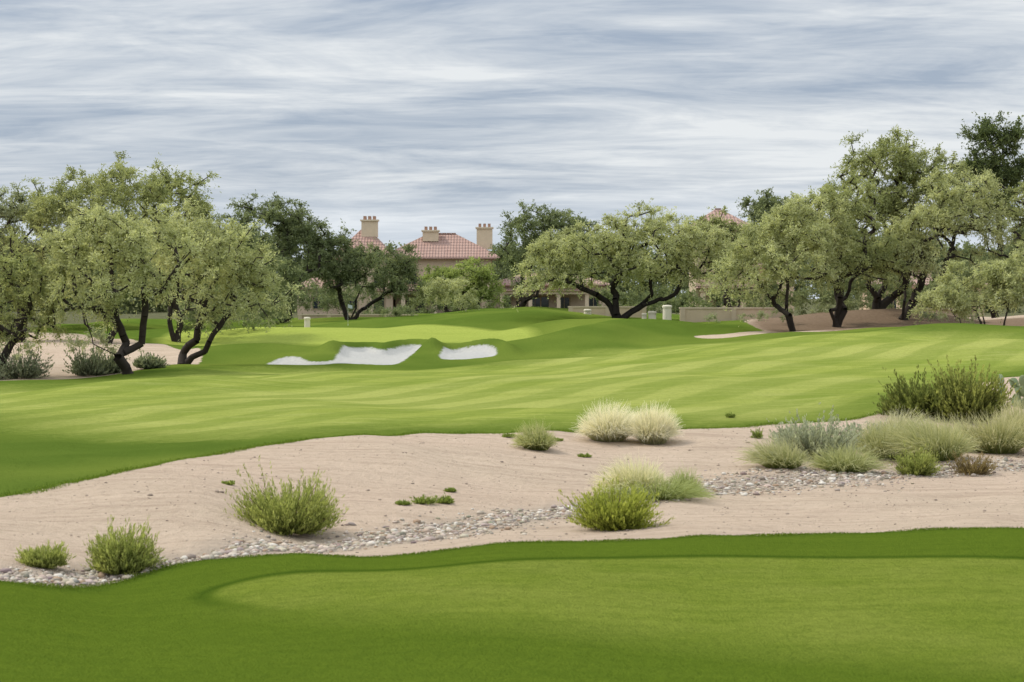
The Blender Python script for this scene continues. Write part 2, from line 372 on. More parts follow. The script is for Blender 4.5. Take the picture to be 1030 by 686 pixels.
def tree(name,px,Y,crowns,pal='olive',trunkR=.2,dens=1.4,r=.70,cutpy=None,gap=.14,droop=.4,stems=3,lean=0.,barkc=(.045,.035,.028),twigs=9,per=12,L=.18,Wd=.064):
    s=Y/FPX;bx=(px-CX)*s;bz=hz(bx,Y)-.08
    ells=[]
    for i,(cx,cy2,rx,rz) in enumerate(crowns):
        ells.append(((cx-CX)*s,Y+R.uniform(-.25,.25)*rx*s,H+(HOR-cy2)*s,rx*s*.95,rx*s*.8,rz*s*.95))
    zc=np.mean([e[2] for e in ells])
    cut=H+(HOR-cutpy)*s if cutpy else bz+(zc-bz)*.38
    P_,O_=crown_points(ells,dens,cut,gap,seed=R.uniform(0,50))
    trunks=[]
    top=bz+(cut-bz)*.95
    for k in range(stems):
        e=ells[k%len(ells)]
        a=R.uniform(0,6.28);q=np.array([bx+math.cos(a)*.15*(k>0),Y+math.sin(a)*.15*(k>0),bz])
        m1=q+np.array([(e[0]-bx)*.22+R.normal()*.3+lean*.5,R.normal()*.4,(top-bz)*.6])
        m2=q+np.array([(e[0]-bx)*.5+R.normal()*.3+lean,R.normal()*.7,(top-bz)*1.05])
        m3=np.array([e[0]*.8+m2[0]*.2,e[1],e[2]-.1*e[5]])
        trunks.append([q,(q+m1)/2+R.normal(size=3)*.08,m1,m2,m3])
    Vb,Fb=skeleton(trunks,P_,trunkR)
    cA,cB=PAL[pal]
    Vl,Fl,Cl=foliage(P_,O_,r,twigs,per,L,Wd,cA,cB,droop)
    return build(name,[(Vb,Fb,barkc,0),(Vl,Fl,Cl,1)],[M_bark,M_leaf],loc=(bx,Y,bz),smooth=(0,))
T=tree
# left group
T('palo_verde_tree',128,101,[(108,275,70,68),(150,260,48,52),(76,300,48,52)],'pale',.20,1.8,stems=3,cutpy=346)
T('palo_verde_tree',183,110,[(215,282,66,58),(246,302,44,42),(186,252,46,44)],'pale',.21,1.7,stems=2,cutpy=342,lean=-.3)
T('palo_verde_tree',-8,100,[(-15,300,62,70),(25,320,38,50)],'olive',.2,1.5,cutpy=366)
T('mesquite_tree',108,140,[(112,218,60,54),(62,238,48,48),(100,270,60,50)],'olive',.22,1.15,r=.85,cutpy=310,L=.22,Wd=.082)
T('mesquite_tree',178,145,[(176,220,44,54),(200,262,42,48)],'olive',.22,1.15,r=.85,cutpy=310,L=.22,Wd=.082)
T('mesquite_tree',20,142,[(20,238,48,52),(-30,250,50,55)],'grey',.22,1.15,r=.85,cutpy=330,L=.22,Wd=.082)
T('mesquite_tree',-130,120,[(-130,250,70,70),(-190,270,60,60)],'olive',.25,1.1)
T('mesquite_tree',287,188,[(270,238,46,42),(302,258,36,44),(262,275,42,34)],'dark',.26,.9,r=.95,cutpy=310,gap=.14,L=.26,Wd=.095)
T('mesquite_tree',352,190,[(372,276,48,34),(402,286,28,28),(338,272,30,40)],'dark',.24,1.0,r=.95,cutpy=302,L=.26,Wd=.1)
T('mesquite_tree',470,206,[(466,288,34,22),(442,292,24,22),(486,294,20,24)],'lime',.2,1.,r=.9,cutpy=316,L=.28,Wd=.11)
T('mesquite_tree',522,192,[(530,250,32,42),(564,240,38,32),(550,275,40,32)],'dark',.26,1.0,r=.95,cutpy=298,L=.26,Wd=.1)
# centre
T('palo_verde_tree',622,160,[(592,268,62,42),(652,256,60,46),(694,266,42,42),(554,278,34,30)],'pale',.28,1.3,r=.85,cutpy=296,stems=4,lean=1.2,L=.23,Wd=.085,gap=.12,barkc=(.03,.024,.02))
T('mesquite_tree',738,168,[(722,254,34,38),(752,266,38,36)],'olive',.22,1.1,r=.9,cutpy=306,L=.24,Wd=.1)
T('mesquite_tree',772,232,[(772,224,28,26),(800,235,40,25)],'dark',.24,.8,r=1.2,L=.34,Wd=.15)
# right
T('palo_verde_tree',797,135,[(792,262,56,54),(758,282,42,38),(815,240,42,50)],'pale',.17,1.5,r=.78,cutpy=306,stems=2,L=.2,Wd=.074)
T('mesquite_tree',842,138,[(845,232,48,56),(862,275,46,34)],'olive',.23,1.35,r=.78,cutpy=298,stems=3,L=.2,Wd=.074)
T('mesquite_tree',882,146,[(890,188,54,56),(925,200,48,52),(880,240,54,48)],'olive',.27,1.2,r=.84,cutpy=288,stems=3,L=.22,Wd=.078)
T('mesquite_tree',908,141,[(935,250,58,48),(968,220,48,56),(905,264,48,32)],'pale',.28,1.25,r=.80,cutpy=292,stems=3,lean=.4,L=.21,Wd=.074)
T('eucalyptus_tree',1002,172,[(1000,160,30,46),(985,195,34,42),(1020,200,30,50)],'deep',.28,1.0,r=1.0,cutpy=260,stems=1,L=.28,Wd=.12,droop=.2,gap=.12)
T('mesquite_tree',1045,142,[(1035,240,45,58),(1075,260,50,50)],'olive',.24,1.1,r=.82,cutpy=305)
T('mesquite_tree',1180,140,[(1180,240,60,60),(1230,260,50,50)],'olive',.26,.9)
T('desert_ironwood_bush',985,128,[(985,298,48,32),(1018,292,36,36),(952,308,28,18)],'pale',.07,2.6,r=.55,cutpy=330,stems=4)

def mass(name,items,pal,dens,r,L,Wd,cutdrop=99,twigs=8,per=10):
    Pp=[];Oo=[]
    for (px,Y,py,rx,rz) in items:
        s=Y/FPX;e=[((px-CX)*s,Y,H+(HOR-py)*s,rx*s,rx*s*.8,rz*s)]
        gz=hz(e[0][0],Y)
        p,o=crown_points(e,dens,gz+.1,.02,seed=R.uniform(0,40),shell=.75)
        if len(p): Pp.append(p);Oo.append(o)
    cA,cB=PAL[pal]
    Vl,Fl,Cl=foliage(np.concatenate(Pp),np.concatenate(Oo),r,twigs,per,L,Wd,cA,cB,.2)
    return build(name,[(Vl,Fl,Cl,0)],[M_leaf])
its=[]
for px in np.arange(-700,1800,38):
    top=246+12*math.sin(px*.021)+8*math.sin(px*.057+1)
    if 300<px<540: top=266
    its.append((px+R.uniform(-10,10),R.uniform(268,300),top+36+R.uniform(-5,8),R.uniform(30,44),40))
mass('distant_trees',its,'dark',.35,1.9,.6,.3)
its=[]
for px in list(np.arange(215,520,20))+list(np.arange(560,960,26)):
    Yb=212 if px<520 else (195 if px<700 else 172)
    hh=R.uniform(12,19); cyp=306+R.uniform(-5,5)
    if 372<px<425 or 495<px<600: hh=R.uniform(5,7);cyp=318
    its.append((px+R.uniform(-6,6),Yb+R.uniform(-3,8),cyp,R.uniform(15,24),hh))
mass('background_shrubs',its,'dark',1.0,.75,.25,.10)
its=[(px,R.uniform(106,122),350+R.uniform(-8,8),R.uniform(22,36),R.uniform(12,22)) for px in list(np.arange(-300,30,24))+[92,120]]
mass('desert_brush',its,'grey',1.3,.5,.15,.06)
its=[(px,R.uniform(165,182),296+R.uniform(-14,8),R.uniform(30,44),R.uniform(24,36)) for px in list(np.arange(-400,300,34))]
its+=[(px,R.uniform(168,180),290+R.uniform(-14,8),R.uniform(26,40),R.uniform(22,34)) for px in list(np.arange(800,1500,40))]
mass('understory_trees',its,'dark',.8,1.,.28,.12)
its=[(450,188,300,30,20),(432,190,304,18,14)]
mass('sage_bush',its,'pale',1.6,.6,.2,.08)
its=[(235,150,324,26,12),(205,146,326,22,14),(275,178,322,20,8),(400,196,320,20,5)]
mass('low_shrubs',its,'dark',1.4,.55,.18,.08)
its=[(790,141,318,16,7),(760,146,320,14,6),(828,146,314,14,6),(940,134,322,14,7),(965,132,320,16,8),(870,147,312,12,6),(715,150,322,10,4)]
mass('desert_groundcover',its,'grey',2.0,.4,.13,.05)
print('faces',NF[0])
# shrubs ------------------------------------------------------
def shrub(name,px,py,w,h,cA=(.11,.14,.03),cB=(.44,.47,.16),stems=420,per=22,L=.085,Wd=.018,spread=1.,flat=0.,wood=(.10,.07,.045)):
    x,y=ground(px,py);s=y/FPX;z=hz(x,y)-.02;rw=w*s/2;rh=h*s
    th=R.uniform(0,6.283,stems);el=np.arccos(R.uniform(.02,1,stems)**.9)
    ex=.6
    d=np.stack([np.sin(el)**ex*np.cos(th)*rw*np.sin(el)**.15,np.sin(el)**ex*np.sin(th)*rw,np.cos(el)**.8*rh+.12*rh],1)
    ln=R.uniform(.55,1.0,stems)*(1+.10*np.sin(th*3+R.uniform(0,6)))*(1+.28*(R.uniform(0,1,stems)>.85));d=d*ln[:,None]
    bend=R.normal(size=(stems,3))*.08*rw
    base=np.array([x,y,z])+np.stack([np.cos(th),np.sin(th),0*th],1)*rw*.3*R.uniform(0,1,(stems,1))
    t=R.uniform(.15,1,(stems,per))**.75
    up=np.zeros((stems,1,3));up[:,:,2]=.22*rh
    p=base[:,None]+d[:,None]*t[...,None]*.92+bend[:,None]*(t**2)[...,None]+up*(t**2-t)[...,None]
    p=p.reshape(-1,3)+R.normal(size=(stems*per,3))*.010
    p[:,2]=np.maximum(p[:,2],z+.02)
    dd=np.repeat(unit(d),per,0);ld=unit(dd*.9+R.normal(size=dd.shape)*.38+np.array([0,0,.75]))
    tn=np.clip(t.reshape(-1,1)*.8+R.normal(size=(stems*per,1))*.16+np.repeat(R.uniform(-.2,.2,(stems,1)),per,0),0,1)**1.3
    col=np.array(cA)*(1-tn)+np.array(cB)*tn
    Vl,Fl,Cl=leaves(p,ld,L*R.uniform(.6,1.3,len(p)),Wd,col)
    k2=stems//2;Vs,Fs,Cs=leaves(base[:k2],unit(d[:k2]),np.linalg.norm(d[:k2],axis=1)*.9,.012,np.tile(np.array(wood),(k2,1)))
    return build(name,[(Vl,Fl,Cl,0),(Vs,Fs,Cs,0)],[M_leaf],loc=(x,y,z))
def tuft(name,px,py,w,h,cA=(.14,.18,.04),cB=(.62,.56,.36),blades=900,wd=.010,arch=.30):
    x,y=ground(px,py);s=y/FPX;z=hz(x,y)-.02;rw=w*s/2;rh=h*s
    th=R.uniform(0,6.283,blades);k=R.uniform(0,1,blades)**.55
    lob=1+.18*np.sin(th*2+R.uniform(0,6))+.1*np.sin(th*5+R.uniform(0,6))
    tipx=np.stack([np.cos(th)*k*rw*lob,np.sin(th)*k*rw*lob,rh*np.sqrt(np.clip(1-.95*k**2.4,0,1))*R.uniform(.35,1.12,blades)],1)
    base=np.array([x,y,z])+np.stack([np.cos(th),np.sin(th),0*th],1)*(k*rw*.5)[:,None]
    tipx[:,:2]*=.85
    ts=np.array([0,.35,.7,1.])
    mid=tipx*.5+np.array([0,0,1])*(arch*rh*k)[:,None]+R.normal(size=(blades,3))*.05
    sway=np.array([R.normal()*.08,R.normal()*.06,0])
    pts=[]
    for t in ts: pts.append(base+2*t*(1-t)*mid+t*t*(tipx+sway+R.normal(size=(blades,3))*.06)+R.normal(size=(blades,3))*.012)
    pts=np.stack(pts,1);pts[...,2]=np.maximum(pts[...,2],z)
    sd=unit(np.cross(tipx,rdir(blades)))[:,None]*(wd*np.array([1,.9,.7,.25]))[None,:,None]*.5
    V=np.stack([pts-sd,pts+sd],2).reshape(-1,3)
    i0=(np.arange(blades)*8)[:,None]+np.array([0,2,4])[None]
    Fq=np.stack([i0,i0+1,i0+3,i0+2],-1).reshape(-1,4)
    tt=np.clip(np.broadcast_to(ts[None,:],(blades,4))*1.1+R.normal(size=(blades,1))*.22,0,1)[...,None]
    col=np.array(cA)*(1-tt)+np.array(cB)*tt
    col=np.repeat(col,2,1).reshape(-1,3)
    return build(name,[(V,Fq,col,0)],[M_grass],loc=(x,y,z))
shrub('turpentine_bush',290,536,104,54,stems=900,per=26)
shrub('turpentine_bush',123,577,68,46,stems=640,per=24)
shrub('turpentine_bush',42,571,44,20,stems=340,per=18)
shrub('turpentine_bush',619,532,84,42,stems=760,per=24,cA=(.12,.15,.02),cB=(.45,.48,.11))
pale=dict(cA=(.32,.32,.16),cB=(.90,.84,.68))
tuft('feather_grass',612,443,58,38,blades=2600,wd=.012,**pale)
tuft('feather_grass',657,446,46,40,blades=2300,wd=.012,**pale)
tuft('feather_grass',642,434,30,22,blades=900,wd=.014,**pale)
tuft('deer_grass',540,452,42,28,blades=1100,cB=(.50,.50,.25),wd=.014)
tuft('feather_grass',640,500,68,40,blades=2300,wd=.011,cA=(.22,.25,.08),cB=(.82,.76,.55))
tuft('deer_grass',662,502,84,24,cB=(.42,.46,.2),blades=1500,wd=.012)
tuft('deer_grass',690,499,34,28,cB=(.42,.46,.2),blades=800,wd=.012)
G=dict(cA=(.17,.19,.12),cB=(.50,.52,.40))
shrub('brittlebush',822,462,84,42,stems=520,per=22,L=.09,Wd=.035,**G)
shrub('brittlebush',800,452,50,22,stems=260,per=18,L=.09,Wd=.035,**G)
shrub('brittlebush',868,452,54,26,stems=300,per=18,L=.09,Wd=.035,**G)
tuft('deer_grass',786,470,62,30,blades=1200,cB=(.52,.50,.29),wd=.014)
tuft('deer_grass',852,475,66,30,blades=1200,cB=(.50,.50,.27),wd=.014)
tuft('deer_grass',890,460,58,38,blades=1300,cB=(.54,.52,.3),wd=.014)
tuft('deer_grass',940,462,84,44,blades=2000,cB=(.56,.54,.3),wd=.014)
tuft('deer_grass',968,452,54,34,blades=1100,cB=(.60,.56,.36),wd=.014)
tuft('feather_grass',905,440,60,28,blades=1200,cB=(.66,.62,.44),wd=.014)
tuft('deer_grass',1004,455,72,42,blades=1700,cB=(.58,.54,.32),wd=.014)
tuft('deer_grass',1028,446,60,46,blades=1500,cB=(.60,.56,.34),wd=.014)
tuft('deer_grass',1065,450,60,38,blades=1100,cB=(.54,.52,.28),wd=.014)
shrub('turpentine_bush',922,478,46,28,stems=340,per=18)
shrub('dry_shrub',980,478,46,22,cA=(.11,.08,.04),cB=(.30,.23,.11),stems=200,per=14)
shrub('creosote_bush',932,420,80,42,cA=(.06,.08,.02),cB=(.27,.30,.09),stems=560,per=28,L=.12,Wd=.045)
shrub('creosote_bush',974,424,76,56,cA=(.06,.075,.02),cB=(.37,.39,.12),stems=580,per=28,L=.12,Wd=.045)
shrub('creosote_bush',903,418,34,20,cA=(.06,.08,.02),cB=(.25,.28,.09),stems=200,per=20,L=.11,Wd=.04)
for a in ((427,507,26,8),(448,507,16,8),(405,508,14,3),(453,495,10,3),(762,441,12,10),(735,420,10,5),(588,460,12,3),(230,488,10,3),(560,444,10,3),(512,440,12,3)):
    shrub('ground_plant',*a,stems=80,per=10,cA=(.10,.14,.03),cB=(.30,.36,.10),L=.06,Wd=.022)
for px,py,w,h in ((22,381,56,26),(-20,383,50,24),(90,378,44,26),(150,371,30,14),(110,376,30,18)):
    shrub('brittlebush',px,py,w,h,cA=(.09,.105,.065),cB=(.36,.39,.27),stems=260,per=20,L=.15,Wd=.055)

def pads():
    x,y=ground(1016,410);s=y/FPX;z0=hz(x,y)
    parts=[];k=12;m=8
    def pad(c_,up,nrm,a,b,th):
        up=unit(np.array(up,float));nrm=unit(np.cross(up,np.cross(nrm,up)));sd=np.cross(up,nrm)
        la=np.linspace(0,math.pi,m+1);lo=np.arange(k)*2*math.pi/k
        V=[];
        for p in la:
            for q in lo:
                V.append(np.array(c_)+up*(b-b*math.cos(p))+sd*a*math.sin(p)**.8*math.cos(q)+nrm*th*math.sin(p)*math.sin(q))
        Fq=[(i*k+j,i*k+(j+1)%k,(i+1)*k+(j+1)%k,(i+1)*k+j) for i in range(m) for j in range(k)]
        g=R.uniform(.75,1.25);parts.append((np.array(V),np.array(Fq),(.24*g,.29*g,.15*g),0))
        P0=np.array(V)[R.integers(0,len(V),50)];d=rdir(50)
        parts.append((*leaves(P0,d,.05,.006,np.tile([.5,.45,.3],(50,1))),1))
        return np.array(c_)+up*2*b,up,nrm
    for i in range(10):
        c0=np.array([x+R.uniform(-.35,1.1),y+R.uniform(-.4,.4),z0-.05]);up=np.array([R.normal()*.3,R.normal()*.3,1]);nr_=unit(np.array([R.normal()*.5,1,R.normal()*.2]))
        t1,u1,n1=pad(c0,up,nr_,.19,.26,.035)
        for j in range(2):
            u2=u1+np.cross(u1,n1)*R.uniform(-.9,.9)+R.normal(size=3)*.1;t2,uu,n2=pad(t1-u1*.05,u2,n1+R.normal(size=3)*.4,.17,.23,.03)
            if R.uniform()<.8:
                t3,u3,n3=pad(t2-uu*.05,uu+np.cross(uu,n2)*R.uniform(-.9,.9),n2+R.normal(size=3)*.4,.15,.19,.026)
    build('prickly_pear_cactus',parts,[M_cact,M_grass],smooth=(0,))
pads()

# river rocks -------------------------------------------------
ph=(1+5**.5)/2
ico=unit(np.array([(-1,ph,0),(1,ph,0),(-1,-ph,0),(1,-ph,0),(0,-1,ph),(0,1,ph),(0,-1,-ph),(0,1,-ph),(ph,0,-1),(ph,0,1),(-ph,0,-1),(-ph,0,1)],float))
icf=np.array([(0,11,5),(0,5,1),(0,1,7),(0,7,10),(0,10,11),(1,5,9),(5,11,4),(11,10,2),(10,7,6),(7,1,8),(3,9,4),(3,4,2),(3,2,6),(3,6,8),(3,8,9),(4,9,5),(2,4,11),(6,2,10),(8,6,7),(9,8,1)])
def subdiv(v,f):
    v=list(map(tuple,v));cache={}
    def mid(a,b):
        kk=(min(a,b),max(a,b))
        if kk not in cache:
            p=np.array(v[a])+np.array(v[b]);p/=np.linalg.norm(p);v.append(tuple(p));cache[kk]=len(v)-1
        return cache[kk]
    nf=[]
    for a,b,c_ in f:
        x,y,z=mid(a,b),mid(b,c_),mid(c_,a);nf+=[(a,x,z),(b,y,x),(c_,z,y),(x,y,z)]
    return np.array(v),np.array(nf)
ic2,icf2=subdiv(ico,icf)
def rocks(name,X,Y,S,cols,v=ic2,f=icf2):
    k=len(X);Z=hfull(X,Y)
    V=v[None]*(1+R.normal(size=(k,len(v),1))*.09)
    sc=np.stack([R.uniform(.7,1.2,k),R.uniform(.6,1.1,k),R.uniform(.35,.65,k)],1)*S[:,None]
    V=V*sc[:,None];a=R.uniform(0,6.28,k);ca,sa=np.cos(a)[:,None],np.sin(a)[:,None]
    Vx=V[...,0]*ca-V[...,1]*sa+X[:,None];Vy=V[...,0]*sa+V[...,1]*ca+Y[:,None];Vz=V[...,2]+(Z+sc[:,2]*.35)[:,None]
    VV=np.stack([Vx,Vy,Vz],-1).reshape(-1,3);FF=(f[None]+(np.arange(k)*len(v))[:,None,None]).reshape(-1,3)
    build(name,[(VV,FF,np.repeat(cols,len(v),0),0)],[M_stone],smooth=(0,))
seg=np.diff(creekC,axis=0);sl=np.linalg.norm(seg,axis=1);cum=np.concatenate([[0],np.cumsum(sl)])
def along(k):
    t=R.uniform(0,cum[-1],k);i=np.clip(np.searchsorted(cum,t)-1,0,len(seg)-1);f=(t-cum[i])/sl[i]
    p=creekC[i]+seg[i]*f[:,None];nn=np.stack([-seg[i][:,1],seg[i][:,0]],1)/sl[i][:,None]
    wd=.75+.3*np.sin(t*.5)+.15*np.sin(t*1.7)
    wd=wd*np.clip(.8+(p[:,0]+4)*.06,.8,1.8)
    return p+nn*(R.normal(size=k)*wd*.6)[:,None]
k=14000;p=along(k);ok=sdist(p[:,0],p[:,1],P_tee)<-.06;p=p[ok];k=len(p);S=np.clip(np.exp(R.normal(size=k)*.5)*.027,0,.10)
tone=R.uniform(.42,1.12,(k,1));cols=np.clip(np.array([.50,.42,.335])*tone+R.normal(size=(k,3))*.012,.05,.8)
cols[R.uniform(size=k)<.12]=(.62,.57,.49);cols[R.uniform(size=k)<.08]=(.34,.24,.16)
rocks('river_rocks',p[:,0],p[:,1],S,cols)
k=11000;X=R.uniform(-17,22,k);Y=R.uniform(27,70,k)
ok=(np.abs(X)<Y*.33+1)&(sdist(X,Y,P_tee)<-.05)&(sdist(X,Y,P_turf)<-.1)
X,Y=X[ok],Y[ok];k=len(X)
rocks('gravel',X,Y,np.exp(R.normal(size=k)*.5)*.013,np.clip(np.array([.44,.35,.27])*R.uniform(.45,1.3,(k,1)),.03,.8),ico,icf)

def edgegrass(name,Pl,ymin,ymax,per_m,hgt,cA,cB,inset=.25):
    Pn=np.roll(Pl,-1,0);pts=[]
    for a,b in zip(Pl,Pn):
        if min(a[1],b[1])<ymin or max(a[1],b[1])>ymax: continue
        L_=np.linalg.norm(b-a);k=int(L_*per_m);t=R.uniform(0,1,(k,1));pts.append(a+(b-a)*t+R.normal(size=(k,2))*inset*.5)
    p=np.concatenate(pts);ok=(np.abs(p[:,0])<p[:,1]*.36+2);p=p[ok]
    d=sdist(p[:,0],p[:,1],Pl);wob=.10*np.sin(p[:,0]*2.3)+.07*np.sin(p[:,0]*5.1+1);p=p[(d>-.12+wob)&(d<inset*2)];k=len(p)
    z=hfull(p[:,0],p[:,1]);C_=np.stack([p[:,0],p[:,1],z-.005],1)
    hv=.75+.35*np.sin(p[:,0]*3.1)*np.sin(p[:,0]*1.3+2)
    dr=unit(R.normal(size=(k,3))*.6+np.array([0,0,1]));tn=R.uniform(0,1,(k,1))
    V,F_,Cc=leaves(C_,dr,hgt*hv*R.uniform(.4,1.4,k),.012,np.array(cA)*(1-tn)+np.array(cB)*tn)
    build(name,[(V,F_,Cc,0)],[M_grass])
edgegrass('rough_grass',P_tee,20,60,900,.040,(.07,.11,.012),(.17,.24,.03))
edgegrass('rough_grass',P_turf,30,90,500,.07,(.07,.12,.015),(.19,.26,.04),.3)

# ------------------------------------------------------------------ buildings
def boxp(x0,x1,y0,y1,z0,z1,col,mi=0):
    V=np.array([(x0,y0,z0),(x1,y0,z0),(x1,y1,z0),(x0,y1,z0),(x0,y0,z1),(x1,y0,z1),(x1,y1,z1),(x0,y1,z1)],float)
    Fq=np.array([(0,1,5,4),(1,2,6,5),(2,3,7,6),(3,0,4,7),(4,5,6,7),(3,2,1,0)]);return V,Fq,col,mi
def hip(x0,x1,y0,y1,z0,z1,over=.6,ridge=.5,gable=False):
    x0-=over;x1+=over;y0-=over;y1+=over;cy_=(y0+y1)/2;hw=(y1-y0)/2
    i=0.05 if gable else min(hw,(x1-x0)/2*.9)
    V=np.array([(x0,y0,z0),(x1,y0,z0),(x1,y1,z0),(x0,y1,z0),(x0+i,cy_,z1),(x1-i,cy_,z1),(x0,y0,z0-.2),(x1,y0,z0-.2),(x1,y1,z0-.2),(x0,y1,z0-.2)],float)
    Fq=np.array([(0,1,5,4),(2,3,4,5),(6,7,1,0),(7,8,2,1),(8,9,3,2),(9,6,0,3),(9,8,7,6)]);Ft=np.array([(1,2,5),(3,0,4)])
    return [(V,Fq,(.4,.25,.2),0),(V,Ft,(.4,.25,.2),0)]
def house(name,px,Y,py_base,spec):
    s=Y/FPX;X=(px-CX)*s;z=hz(X,Y)-.1
    e=bpy.data.objects.new(name,None);bpy.context.collection.objects.link(e);e.location=(X,Y,z)
    st=(.55,.43,.31);st2=(.66,.53,.38);tr=(.38,.29,.19)
    walls=[];roof=[];ch=[];win=[];trim=[]
    fx=lambda p:(p-px)*s; fz=lambda q:H+(HOR-q)*s-z
    for w in spec['walls']:
        x0,x1,ytop,yd0,yd1=w;walls.append(boxp(fx(x0),fx(x1),yd0,yd1,0,fz(ytop),st))
        nw=max(1,int((fx(x1)-fx(x0))/3));ztop=fz(ytop)
        for fl in range(int(ztop//2.9)):
            for i in range(nw):
                cx=fx(x0)+(i+.5)*(fx(x1)-fx(x0))/nw;zb=.9+fl*2.9
                win.append(boxp(cx-.6,cx+.6,yd0-.03,yd0+.05,zb,zb+1.3,(.03,.03,.03)))
                for (a,b,c_,d) in ((cx-.75,cx-.6,zb-.12,zb+1.42),(cx+.6,cx+.75,zb-.12,zb+1.42),(cx-.6,cx+.6,zb+1.3,zb+1.42),(cx-.6,cx+.6,zb-.12,zb),(cx-.03,cx+.03,zb,zb+1.3)):
                    trim.append(boxp(a,b,yd0-.08,yd0+.02,c_,d,tr))
    for r_ in spec['roofs']:
        x0,x1,ye,yr,yd0,yd1,g=r_;roof+=hip(fx(x0),fx(x1),yd0,yd1,fz(ye),fz(yr),gable=g)
        zz=fz(yr);hw=(yd1-yd0)/2+.6;i_=.05 if g else min(hw,((fx(x1)-fx(x0))/2+.6)*.9)
        xa,xb=fx(x0)-.6+i_,fx(x1)+.6-i_;cyy=(yd0+yd1)/2
        nt=max(2,int((xb-xa)/.5))
        for j in range(nt): roof.append(boxp(xa+(xb-xa)*j/nt+.02,xa+(xb-xa)*(j+1)/nt-.02,cyy-.16,cyy+.16,zz-.06,zz+.12,(.4,.25,.2)))
    for c_ in spec['chim']:
        x0,x1,yt,yb,dd=c_;a,b=fx(x0),fx(x1);w=(b-a)*.8
        zt=fz(yt);ch.append(boxp(a,b,dd,dd+w,fz(yb),zt-.6,st2));ch.append(boxp(a-.14,b+.14,dd-.14,dd+w+.14,zt-.6,zt-.42,(.66,.55,.40)))
        nn=3
        for j in range(nn):
            xx=a+.1+(b-a-.2)*(j+.5)/nn
            ch.append(boxp(xx-.16,xx+.16,dd+.12,dd+w-.12,zt-.42,zt,(.40,.24,.17)))
    for d in spec.get('porch',[]):
        x0,x1,yd,ztp=d;a,b=fx(x0),fx(x1)
        nn=max(2,int((b-a)/3))
        for i in range(nn+1):
            cx=a+(b-a)*i/nn;trim.append(boxp(cx-.22,cx+.22,yd-2.4,yd-1.96,0,2.6,st2))
        trim.append(boxp(a-.3,b+.3,yd-2.5,yd-1.9,2.6,3.0,st2));roof+=[boxp(a-.6,b+.6,yd-2.9,yd-.02,3.0,3.2,(.4,.25,.2))]
        win.append(boxp((a+b)/2-.55,(a+b)/2+.55,yd-.06,yd-.01,.05,2.25,(.05,.03,.02)))
    for nm,pp,mm in (('walls',walls,[M_stucco]),('roof',roof,[M_tile]),('chimneys',ch,[M_stucco]),('windows_and_door',win,[M_glass]),('trim',trim,[M_stucco])):
        if pp:
            o=build(nm,pp,mm,parent=e)
    return e
house('stucco_house',430,235,318,dict(
  walls=[(398,494,259,0,10),(342,396,259,-2,7),(494,612,286,1,9),(300,342,290,-1,8)],
  roofs=[(386,500,259,234,0,10,False),(340,392,259,229,-2,7,False),(494,612,286,274,1,9,False),(298,342,290,276,-1,8,False)],
  chim=[(363,379,217,238,1),(424,440,227,242,3),(479,495,224,250,3)],porch=[(375,470,0,0),(505,590,1,0)]))
house('stucco_house',720,200,318,dict(
  walls=[(700,752,228,0,8),(752,800,268,1,8)],roofs=[(700,752,228,209,0,8,False),(752,800,268,256,1,8,False)],chim=[],porch=[(705,745,0,0)]))
house('stucco_house',925,200,318,dict(
  walls=[(880,990,286,0,9)],roofs=[(880,990,286,272,0,9,False)],chim=[],porch=[(900,980,0,0)]))

def gwall(name,pa,pb,Y,top,col=(.54,.42,.30)):
    s=Y/FPX;x0=(pa-CX)*s;x1=(pb-CX)*s;zb=min(hz(x0,Y),hz(x1,Y))-.3;zt=H+(HOR-top)*s
    parts=[boxp(x0,x1,Y,Y+.25,zb,zt-.12,col),boxp(x0-.06,x1+.06,Y-.06,Y+.31,zt-.12,zt,(.58,.47,.35))]
    nn=int((x1-x0)/3)
    for i in range(nn+1):
        cx=x0+.2+(x1-x0-.4)*i/max(nn,1);parts.append(boxp(cx-.2,cx+.2,Y-.09,Y-.003,zb,zt-.14,(.53,.42,.31)))
    build(name,parts,[M_stucco])
gwall('garden_wall',684,792,153,309);gwall('garden_wall',912,968,156,310)
gwall('garden_wall',572,650,176,308);gwall('garden_wall',300,420,206,316,(.42,.32,.23))
def pillar(px,Y,top,w):
    s=Y/FPX;x=(px-CX)*s;z0=hz(x,Y)-.1;zt=H+(HOR-top)*s;r_=w*s/2;k=20;an=np.arange(k)*2*math.pi/k
    prof=[(r_*1.12,z0),(r_*1.12,z0+.2),(r_,z0+.22),(r_*.97,zt-.2),(r_*1.12,zt-.18),(r_*1.12,zt-.06),(r_*.9,zt),(0.01,zt+.02)]
    V=np.concatenate([np.stack([x+rr*np.cos(an),Y+rr*np.sin(an),np.full(k,zz)],1) for rr,zz in prof])
    Fq=np.array([(i*k+j,i*k+(j+1)%k,(i+1)*k+(j+1)%k,(i+1)*k+j) for i in range(len(prof)-1) for j in range(k)])
    build('stone_pillar',[(V,Fq,(.66,.60,.48),0)],[M_stucco],loc=(x,Y,z0))
pillar(671,152,307,9);pillar(656,158,313,8);pillar(309,160,319,6);pillar(591,168,311,7);pillar(648,158,315,5)
x,y=ground(350,327);z=hz(x,y);k=8;an=np.arange(k)*2*math.pi/k
def cyl(x,y,z0,z1,r0,col):
    V=np.concatenate([np.stack([x+r0*np.cos(an),y+r0*np.sin(an),np.full(k,zz)],1) for zz in (z0,z1)]);
    return V,np.array([(j,(j+1)%k,k+(j+1)%k,k+j) for j in range(k)]),col,0
gx=np.linspace(0,.35,7);fv=[];
for zz in (0,.28):
    for g in gx: fv.append((x+.02+g,y+.05*math.sin(g*11),z+1.45+zz-.3*g))
